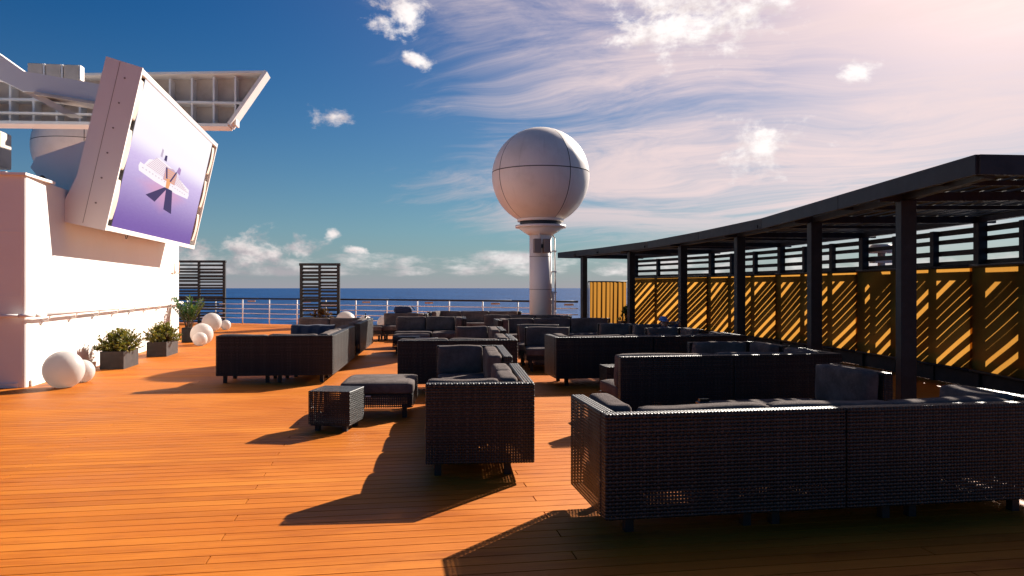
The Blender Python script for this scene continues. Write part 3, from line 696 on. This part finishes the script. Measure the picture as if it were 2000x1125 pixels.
# draped curtain at the far end
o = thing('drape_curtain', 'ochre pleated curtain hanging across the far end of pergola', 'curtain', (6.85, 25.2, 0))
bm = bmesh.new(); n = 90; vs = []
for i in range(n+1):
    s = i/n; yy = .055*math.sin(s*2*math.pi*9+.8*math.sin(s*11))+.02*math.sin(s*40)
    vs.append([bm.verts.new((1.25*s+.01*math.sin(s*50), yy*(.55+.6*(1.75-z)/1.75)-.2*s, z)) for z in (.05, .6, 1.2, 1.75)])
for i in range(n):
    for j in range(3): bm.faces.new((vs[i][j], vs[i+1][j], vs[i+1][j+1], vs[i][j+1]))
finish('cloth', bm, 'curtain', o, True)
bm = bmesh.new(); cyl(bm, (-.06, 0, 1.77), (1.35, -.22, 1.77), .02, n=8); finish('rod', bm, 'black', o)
bm = bmesh.new(); cyl(bm, (1.33, -.22, 0), (1.33, -.22, 1.77), .03, n=8); cyl(bm, (-.05, 0, 0), (-.05, 0, 1.77), .02, n=8); finish('upright', bm, 'black', o)
o = thing('signal_mast', 'beige mast with a round signal head seen through pergola slats', 'mast', (9.75, 13.7, 0))
bm = bmesh.new(); cyl(bm, (0, 0, 0), (0, 0, 2.3), .07); finish('pole', bm, 'cream', o); bm = bmesh.new(); cyl(bm, (0, 0, 2.25), (0, 0, 2.42), .3, .2); finish('head', bm, 'cream', o); bm = bmesh.new(); bx(bm, -.2, .2, -.1, .1, 2.05, 2.18); finish('bracket', bm, 'cream', o)

# ------------------------------------------------------------------ wicker furniture
TOP, SEAT, BOT, PT = .78, .43, .13, .10
def wpanel(root, x0, x1, y0, y1, nm='back_panel', z0=BOT, z1=TOP):
    bm = bmesh.new(); bx(bm, x0, x1, y0, y1, z0, z1, bev=.012, seg=2); return finish(nm, bm, 'wicker', root)
def base(root, x0, x1, y0, y1, z1=.29, legs=True, nm='base', others=()):
    """woven skirt: only the sides that no panel and no neighbouring seat covers"""
    def covered(px, py): return any(a-.03 <= px <= b+.03 and c-.03 <= py <= d+.03 for a, b, c, d in others)
    bm = bmesh.new(); mx, my = (x0+x1)/2, (y0+y1)/2; n_ = 0
    for (px, py, p, q) in ((mx, y0, (x0, y0), (x1, y0)), (mx, y1, (x1, y1), (x0, y1)), (x0, my, (x0, y1), (x0, y0)), (x1, my, (x1, y0), (x1, y1))):
        if covered(px, py): continue
        n_ += 1; bm.faces.new([bm.verts.new((*p, BOT)), bm.verts.new((*q, BOT)), bm.verts.new((*q, z1)), bm.verts.new((*p, z1))])
    if n_: finish(nm, bm, 'wicker', root)
    else: bm.free()
    bm = bmesh.new(); bx(bm, x0+.01, x1-.01, y0+.01, y1-.01, z1-.03, z1-.002); finish('seat_frame', bm, 'black', root)
    if legs:
        for x in (x0+.10, x1-.10):
            for y in (y0+.09, y1-.09): bm = bmesh.new(); bx(bm, x-.028, x+.028, y-.028, y+.028, 0, BOT+.03); finish('leg', bm, 'black', root)
cs = [0]
def cushion(root, x0, x1, y0, y1, z0, z1, nm, axis=2, puff=.010, r=.038):
    cs[0] += 1
    bm = pillow(x1-x0-.012, y1-y0-.012, z1-z0, r=min(r, (z1-z0)*.45), puff=puff, seed=cs[0], axis=axis)
    return finish(nm, bm, 'cushion', root, True, ((x0+x1)/2, (y0+y1)/2, (z0+z1)/2))
def sofa(label, loc, rz, seats, panels, backs, group='wicker lounge sofas', name='wicker_sofa', cat='sofa'):
    """seats/panels/backs: rectangles x0,x1,y0,y1 in the sofa's own metres; backs add the leaning axis"""
    root = thing(name, label, cat, (*loc, 0), R(rz), group)
    for s in seats:
        base(root, *s[:4], others=[tuple(q[:4]) for q in seats if q is not s]+[tuple(q[:4]) for q in panels]); cushion(root, *s[:4], .285, SEAT, 'seat_cushion')
    for p in panels: wpanel(root, *p)
    for bk in backs:
        ax = bk[4]; cushion(root, *bk[:4], SEAT-.015, TOP+.012, 'back_cushion', ax, .016, .036)
    return root
D = .88        # module depth
def cols(x0, x1, n): return [(x0+(x1-x0)*i/n, x0+(x1-x0)*(i+1)/n) for i in range(n)]
BC = .17       # back-cushion thickness

def make_sofa(label, loc, rz, W, near=True, left=False, right=None, far=None, nseat=2, Lg=0, near_depth=D, name='wicker_sofa'):
    """a sectional: row along x at the near side (back to -y when near), optional column on the right with E backs,
    optional far unit with N back.  right = list of (y0,y1) for the E panels, far = (x0, y1)"""
    seats, panels, backs = [], [], []
    e = .012
    if near is not None:
        y0, y1 = 0, near_depth
        ys = (PT+e, y1) if near else (y0, y1)
        xa = PT+e if left else 0.0; xb = W-PT-e if right and right[0][0] < .3 else W
        for a, b in cols(xa, xb, nseat): seats.append((a, b, *ys))
        if near:
            for a, b in cols(0, W, max(1, round(W/1.65))): panels.append((a+.004, b-.004, 0, PT))
            for a, b in cols(xa+(BC if left else 0), xb-(BC if right and right[0][0] < .3 else 0), nseat): backs.append((a, b, PT+e, PT+e+BC, 1))
        if left: panels.append((0, PT, PT+.004 if near else 0, y1)); backs.append((PT+e, PT+e+BC, (PT+e+BC) if near else .05, y1-.03, 0))
    if right:
        for i, (a, b) in enumerate(right):
            a2 = max(a, PT+.004 if near else 0); b2 = b-(PT+.004 if far and abs(b-far[1]) < .05 else 0)
            panels.append((W-PT, W, a2, b2))
            c0 = a+(PT+BC if a < .3 and near else .02); c1 = b-(PT+BC+.02 if far and abs(b-far[1]) < .05 else .02)
            nb = max(1, round((c1-c0)/.8))
            for p, q in cols(c0, c1, nb): backs.append((W-PT-e-BC, W-PT-e, p, q, 0))
        ye = right[-1][1]; yb = near_depth if near is not None else 0
        if far: ye -= PT+e
        nn = max(1, round((ye-yb)/.85))
        for p, q in cols(yb+.006, ye, nn): seats.append((W-D+.006, W-PT-e, p, q))
    if far:
        x0, y1 = far
        panels.append((x0, W, y1-PT, y1))
        xb = W-PT-e-(BC if right else 0)
        for p, q in cols(x0+.01, xb, max(1, round((xb-x0)/.85))): backs.append((p, q, y1-PT-e-BC, y1-PT-e, 1))
        if x0 < W-D-.3 and near is None:
            for p, q in cols(x0, W-D, max(1, round((W-D-x0)/.85))): seats.append((p, q, y1-D, y1-PT-e))
    return sofa(label, loc, rz, seats, panels, backs, name=name)

make_sofa('largest black wicker sofa, its long back filling the lower right', (1.30, 4.43), 0, 3.22, True, True, [(0.0, .88), (1.75, 2.62)], None, 3)
make_sofa('black wicker corner sofa in centre foreground with grey cushions', (.29, 6.08), -5, .89, True, False, [(0, 1.62), (2.42, 4.1)], (0, 4.1), 1)
make_sofa('black wicker corner sofa at left with slate towel over seats', (-2.74, 12.72), -4, 1.86, True, False, [(0, 3.1), (4.1, 7.2)], (-.0, 7.2), 2)
make_sofa('black wicker corner sofa directly behind the centre foreground one', (.13, 11.2), -5, 1.78, True, False, [(0, 1.5), (2.5, 3.95)], (.85, 3.95), 2)
make_sofa('black wicker sofa facing the camera behind two low side tables', (.08, 18.9), -5, 1.86, None, False, [(0.0, .55), (.75, 1.5)], (0, 1.5), 2)
make_sofa('black wicker sofa before railing with dark bag on its back', (-.22, 22.4), -6, 1.35, None, False, [(0.2, 1.0)], (0, 1.0), 1)
make_sofa('farthest black wicker sofa along the railing left of dome pole', (1.24, 24.4), -16, 2.95, False, True, None, (0, 1.0), 3)
make_sofa('black wicker sofa standing just in front of the dome pole', (2.46, 20.4), -14, 2.5, None, False, [(.1, 1.1)], (0, 1.1), 2)
make_sofa('long black wicker sofa with left arm before ochre curtain', (2.58, 17.8), -2, 3.0, False, True, None, (0, 1.0), 3)
make_sofa('black wicker sofa with its back to the camera, right of pole', (2.58, 11.48), 0, 3.19, True, True, [(0, .95), (1.6, 2.5)], (2.3, 2.5), 3)
make_sofa('black wicker sofa with open left end behind the largest sofa', (2.56, 8.12), 0, 2.72, True, False, [(0, .9), (1.2, 2.1)], (1.65, 2.1), 2)
def armchair(label, loc, rz, W=.88, left=False):
    return sofa(label, loc, rz, [(0, W, 0, .82)], [(0, W, .84, .84+PT)], [(0.02, W-.02, .66, .83, 1)], group='armless wicker seats', name='wicker_armchair', cat='armchair')
armchair('armless black wicker seat, sunlit, between the centre sofas', (2.52, 13.7), -8)
armchair('armless black wicker seat just behind the sunlit armless seat', (2.55, 14.75), -8)
armchair('armless black wicker seat under pergola where the person reclines', (5.05, 14.3), 4, 1.1)
armchair('armless black wicker seat at foot of second pergola post', (4.4, 14.9), -4)
# left arm of the long sofa
def ottoman(label, loc, rz, w=.86, d=.95):
    root = thing('wicker_ottoman', label, 'ottoman', (*loc, 0), R(rz), 'wicker ottomans')
    base(root, 0, w, 0, d); cushion(root, -.01, w+.01, -.01, d+.01, .285, .425, 'seat_cushion')
    bm = bmesh.new(); bx(bm, w*.36, w*.43, -.016, -.006, .262, .275); finish('fabric_tag', bm, 'paper', root)
ottoman('black wicker ottoman with grey cushion behind the cube table', (-.57, 9.12), -6)
ottoman('black wicker ottoman by railing in front of white ball lamps', (-1.03, 22.5), -6, .86, .86)
ottoman('striped sunlit ottoman pad behind the largest sofa', (3.05, 6.3), 0, 1.24, .85)
ottoman('low wicker ottoman in front of the sofa facing camera', (.1, 18.0), -4, .86, .86)
def cube_table(label, loc, rz, s=.47, h=.44):
    root = thing('wicker_side_table', label, 'side table', (*loc, 0), R(rz), 'wicker side tables')
    bm = bmesh.new(); bx(bm, -s/2, s/2, -s/2, s/2, .075, h, bev=.01, seg=2); finish('body', bm, 'wicker', root)
    bm = bmesh.new(); bx(bm, -s/2+.02, s/2-.02, -s/2+.02, s/2-.02, .062, .085); finish('bottom_frame', bm, 'black', root)
    for x in (-1, 1):
        for y in (-1, 1): bm = bmesh.new(); bx(bm, x*(s/2-.08)-.025, x*(s/2-.08)+.025, y*(s/2-.08)-.025, y*(s/2-.08)+.025, 0, .07); finish('leg', bm, 'black', root)
    return root
cube_table('black wicker cube table alone on the open orange deck', (-.56, 8.54), -17)
cube_table('black wicker side table behind centre sofa, left of the pair', (.47, 17.45), -6, .5)
cube_table('black wicker side table behind centre sofa, right of the pair', (.83, 16.75), -6, .5)
cube_table('dark wicker side table holding paper and black box', (2.72, 6.55), 0, .5)
cube_table('low wicker table with bottle by the white ball lamps', (-.78, 24.0), -6, .55)
cube_table('wicker side table beside the open ended sofa', (3.28, 10.6), 0, .4, .42)
# loose things
o = thing('napkin_box', 'small black box standing on paper on a wicker table', 'box', (2.84, 6.5, .44)); bm = bmesh.new(); bx(bm, -.06, .06, -.05, .05, 0.004, .075, bev=.006); bx(bm, -.045, .045, -.02, .02, .075, .10); finish('case', bm, 'glassb', o)
tag(boxo('paper_sheet', (2.55, 2.76, 6.42, 6.6, .441, .4425), 'paper'), 'white paper sheet lying on the wicker table', 'paper')
o = thing('bottle', 'dark bottle standing on low table before white ball lamp', 'bottle', (-.70, 24.0, .44)); bm = bmesh.new(); cyl(bm, (0, 0, 0), (0, 0, .2), .04); cyl(bm, (0, 0, .2), (0, 0, .26), .04, .015); cyl(bm, (0, 0, .26), (0, 0, .33), .015); finish('glass', bm, 'glassb', o)
# slate towel folded over the left sofa's backs
o = thing('throw_pillow', 'grey pillow standing on left sofa seat under a slate towel', 'pillow', (-1.36, 14.32, SEAT+.005), R(-4)); bm = pillow(.66, .14, .40, .05, .02, 6, 5, 1); finish('body', bm, 'cushion', o, True, (0, 0, .205))
o = thing('towel', 'slate blue towel draped over a pillow inside left sofa', 'towel', (-1.36, 14.32, SEAT), R(-4)); bm = bmesh.new(); vs = []
for i in range(29):
    s = i/28; row = []
    for (y, z) in ((-.145, .03), (-.135, .2), (-.115, .34), (-.08, .425), (0, .445), (.08, .425), (.115, .34), (.135, .1)):
        w = .016*math.sin(s*23+y*5)+.009*math.sin(s*51)
        row.append(bm.verts.new(((s-.5)*.78, y+w*(-1 if y < 0 else 1)*(z < .42), z+.006*math.sin(s*13))))
    vs.append(row)
for i in range(28):
    for j in range(7): bm.faces.new((vs[i][j], vs[i][j+1], vs[i+1][j+1], vs[i+1][j]))
finish('cloth', bm, 'towel', o, True)
o = thing('bag', 'dark soft bag lying on sofa back by the railing', 'bag', (.45, 23.3, TOP+.0)); bm = pillow(.55, .3, .2, .08, .03, 6, 3); finish('body', bm, 'shirt', o, True, (0, 0, .09)); bm = bmesh.new(); tube(bm, [(.2, 0, .14), (.28, 0, .2), (.36, 0, .1)], .015); finish('strap', bm, 'towel', o)

# ------------------------------------------------------------------ ball lamps
def ball(label, x, y, r):
    o = thing('ball_lamp', label, 'ball lamp', (x, y, 0), 0, 'white ball lamps on the deck')
    bm = bmesh.new(); bmesh.ops.create_uvsphere(bm, u_segments=40, v_segments=28, radius=r)
    for v in bm.verts: v.co.z = max(v.co.z, -r*.93)
    finish('globe', bm, 'ball', o, True, (0, 0, r*.93))
    bm = bmesh.new(); cyl(bm, (0, 0, 0), (0, 0, .012), r*.36, n=24); finish('base_cap', bm, 'paper', o)
for a in [('big white ball lamp nearest the camera by white wall', -5.0, 12.75, .295), ('small white ball lamp tucked behind the nearest big one', -4.98, 13.42, .19),
          ('white ball lamp, larger of pair before the tall potted plant', -5.07, 21.9, .30), ('small white ball lamp in front of pair by tall plant', -4.98, 21.3, .19),
          ('big white ball lamp beside the louvred screen at wall', -6.26, 28.5, .34), ('small white ball lamp right of screen at wall end', -5.95, 29.3, .19),
          ('white ball lamp right of the narrow louvred screen', -1.54, 28.3, .36), ('white ball lamp behind the dark bottle', -.84, 28.2, .28), ('white ball lamp partly hidden by sofa near railing', -.12, 28.0, .28)]:
    ball(*a)

# ------------------------------------------------------------------ plants
def leaf(bm, p, d, up, l, w, curl=.2):
    d = d.normalized(); s = d.cross(up); s = s.normalized() if s.length > 1e-4 else Vector((1, 0, 0)); n = s.cross(d)
    a = bm.verts.new(p); b1 = bm.verts.new(p+d*l*.45+s*w/2+n*curl*l*.12); b2 = bm.verts.new(p+d*l*.45-s*w/2+n*curl*l*.12); m_ = bm.verts.new(p+d*l*.5); t = bm.verts.new(p+d*l-n*curl*l*.25)
    for f in ((a, b1, m_), (b1, t, m_), (t, b2, m_), (b2, a, m_)): bm.faces.new(f)
def shrub_leaves(bm, c, rx, ry, rz, n, l, rr, stems=None):
    tips = []
    for k in range(max(16, n//18)):
        th = rr.uniform(0, 2*math.pi); ph = rr.uniform(.05, 1.0); q = rr.uniform(.55, 1.05)
        tip = Vector((rx*math.cos(th)*math.sin(ph*1.7)*q, ry*math.sin(th)*math.sin(ph*1.7)*q, rz*max(.12, math.cos(ph*1.45))*q)); tips.append(tip)
        if stems is not None: cyl(stems, c+Vector((tip.x*.15, tip.y*.15, -.02)), c+tip, .008, .003, n=5, caps=False)
    for tip in tips:
        for j in range(18):
            f_ = rr.uniform(.72, 1.03); p = c+tip*f_; d = Vector((rr.gauss(0, 1), rr.gauss(0, 1), rr.gauss(.35, .7)))+tip.normalized()*.9
            leaf(bm, p, d, Vector((rr.gauss(0, .4), rr.gauss(0, .4), 1)), l*rr.uniform(.6, 1.2), l*.42, .5)
def planter(label, loc, w, d, h, rx, ry, rz, n, seed, l=.07, mt='leaf'):
    o = thing('planter_shrub', label, 'potted plant', (*loc, 0), R(1.5), 'planters along the deckhouse wall'); rr = random.Random(seed)
    bm = bmesh.new(); t = .02
    bx(bm, 0, w, 0, t, 0, h); bx(bm, 0, w, d-t, d, 0, h); bx(bm, 0, t, t, d-t, 0, h); bx(bm, w-t, w, t, d-t, 0, h); finish('planter_box', bm, 'pot', o)
    bm = bmesh.new(); bx(bm, t, w-t, t, d-t, .01, h-.04); finish('soil', bm, 'soil', o)
    fb, sb = bmesh.new(), bmesh.new(); shrub_leaves(fb, Vector((w/2, d/2, h-.04)), rx, ry, rz, n, l, rr, sb)
    finish('foliage', fb, mt, o); finish('stems', sb, 'stem', o)
planter('grey planter box with yellow green shrub nearer the camera', (-5.40, 15.38), .42, .95, .34, .42, .62, .44, 4200, 1, .065)
planter('grey planter box with yellow green shrub farther from camera', (-5.36, 18.05), .42, 1.05, .33, .42, .66, .44, 4200, 2, .065)
planter('grey planter with trailing shrub cut off by the left edge', (-5.72, 10.5), .40, .7, .33, .45, .5, .42, 700, 4, .08, 'leaf2')
planter('small rusty brown shrub in dark planter before narrow screen', (-2.9, 29.4), .8, .4, .38, .48, .3, .42, 900, 8, .09, 'leaf3')
planter('dark leafy bush at the foot of the ochre curtain', (7.6, 23.9), .4, .4, .45, .3, .3, .62, 500, 9, .10, 'leaf2')
def tall_plant(label, loc):
    o = thing('potted_palm', label, 'potted plant', (*loc, 0)); rr = random.Random(11)
    bm = bmesh.new(); bx(bm, -.16, .16, -.16, .16, 0, .42); bmesh.ops.bevel(bm, geom=bm.edges[:], offset=.01, segments=1, affect='EDGES'); finish('pot', bm, 'black', o)
    bm = bmesh.new(); bx(bm, -.14, .14, -.14, .14, .40, .425); finish('soil', bm, 'soil', o)
    fb, sb = bmesh.new(), bmesh.new()
    for k in range(26):
        th = rr.uniform(0, 2*math.pi); lean = rr.uniform(.08, .75); ln = rr.uniform(.5, .88); base_ = Vector((rr.uniform(-.08, .08), rr.uniform(-.08, .08), .42)); prev = base_
        for j in range(1, 10):
            s = j/9; p = base_+Vector((math.cos(th)*lean*ln*s**1.3, math.sin(th)*lean*ln*s**1.3, ln*s*(1-.18*lean*s))); cyl(sb, prev, p, .009*(1-.6*s), n=5, caps=False); d = (p-prev).normalized(); prev = p
            if j > 2:
                side = d.cross(Vector((0, 0, 1))).normalized()
                for sg in (-1, 1): leaf(fb, p, d*.75+side*sg*.8+Vector((0, 0, .15)), Vector((0, 0, 1)), rr.uniform(.13, .2), .06, .3)
        leaf(fb, prev, d, Vector((0, 0, 1)), .18, .06, .2)
    finish('foliage', fb, 'leaf2', o); finish('stems', sb, 'stem', o)
tall_plant('tall green leafy plant in a dark pot at wall end', (-5.62, 22.75))

# ------------------------------------------------------------------ reclining person under the pergola
def person():
    root = thing('person', 'person in navy shirt reclining with one arm behind the head', 'person', (5.62, 14.72, 0))
    J = {'pel': (0, -.25, .52, .13), 'spine': (.02, -.06, .60, .125), 'chest': (.05, .12, .72, .14), 'neck': (.07, .24, .86, .055), 'head0': (.07, .28, .93, .075), 'head1': (.06, .32, 1.03, .085), 'crown': (.05, .34, 1.09, .05),
         'shl': (-.13, .17, .80, .06), 'ell': (-.30, .10, .62, .045), 'wrl': (-.24, -.10, .58, .032), 'hal': (-.22, -.17, .58, .032),
         'shr': (.24, .20, .82, .06), 'elr': (.40, .26, 1.02, .042), 'wrr': (.22, .36, 1.00, .030), 'har': (.14, .40, 1.0, .032),
         'hipl': (-.09, -.32, .52, .085), 'knl': (-.11, -.70, .62, .06), 'anl': (-.11, -1.05, .40, .04), 'tol': (-.11, -1.16, .46, .03),
         'hipr': (.09, -.32, .52, .085), 'knr': (.11, -.72, .58, .06), 'anr': (.12, -1.08, .42, .04), 'tor': (.12, -1.18, .48, .03)}
    J = {k: (v[0], v[1], .50+(v[2]-.52)*.66, v[3]) for k, v in J.items()}
    for k in range(5):
        J['fl%d' % k] = (-.25+.018*k, -.23-.012*(2-abs(k-2)), .535, .009); J['fr%d' % k] = (.085-.008*abs(k-2), .40+.018*(k-2), .825-.012*k, .009)
    E_ = [('pel', 'spine'), ('spine', 'chest'), ('chest', 'neck'), ('neck', 'head0'), ('head0', 'head1'), ('head1', 'crown'), ('chest', 'shl'), ('shl', 'ell'), ('ell', 'wrl'), ('wrl', 'hal'), ('chest', 'shr'), ('shr', 'elr'), ('elr', 'wrr'), ('wrr', 'har'),
          ('pel', 'hipl'), ('hipl', 'knl'), ('knl', 'anl'), ('anl', 'tol'), ('pel', 'hipr'), ('hipr', 'knr'), ('knr', 'anr'), ('anr', 'tor')]+[('hal', 'fl%d' % k) for k in range(5)]+[('har', 'fr%d' % k) for k in range(5)]
    ks = list(J); ix = {k: i for i, k in enumerate(ks)}
    me = bpy.data.meshes.new('body_cage'); me.from_pydata([J[k][:3] for k in ks], [(ix[a], ix[b]) for a, b in E_], []); o = bpy.data.objects.new('body_cage', me); col.objects.link(o)
    md = o.modifiers.new('skin', 'SKIN'); md.use_smooth_shade = True
    for i, k in enumerate(ks): me.skin_vertices[0].data[i].radius = (J[k][3], J[k][3]); me.skin_vertices[0].data[i].use_root = (k == 'pel')
    sb = o.modifiers.new('sub', 'SUBSURF'); sb.levels = 1; sb.render_levels = 1
    dg = bpy.context.evaluated_depsgraph_get(); m2 = bpy.data.meshes.new_from_object(o.evaluated_get(dg)); bpy.data.objects.remove(o)
    m2.materials.clear()
    for nme in ('skin', 'shirt', 'steel', 'hair'): m2.materials.append(M[nme])
    part = {}
    for k in ks:
        part[k] = 0
    for k in ('pel', 'spine', 'chest', 'shl', 'shr'): part[k] = 1
    for k in ('hipl', 'knl', 'anl', 'hipr', 'knr', 'anr', 'tol', 'tor'): part[k] = 2
    for p in m2.polygons:
        c = p.center; k = min(ks, key=lambda q: (Vector(J[q][:3])-c).length-J[q][3]*.6); p.material_index = part[k]
        if k in ('head1', 'crown') and c.y > .30: p.material_index = 3
        p.use_smooth = True
    b = place('body', m2, root)
    bm = bmesh.new(); bmesh.ops.create_uvsphere(bm, u_segments=16, v_segments=10, radius=.098)
    for v in list(bm.verts):
        if v.co.z < -.005: v.co.z = -.005; v.co.y -= .0
    bx(bm, -.06, .06, -.17, -.07, -.01, .004); finish('cap', bm, 'cap', root, True, (.06, .335, .865))
person()
print('objects', len(bpy.data.objects), 'planks', count)
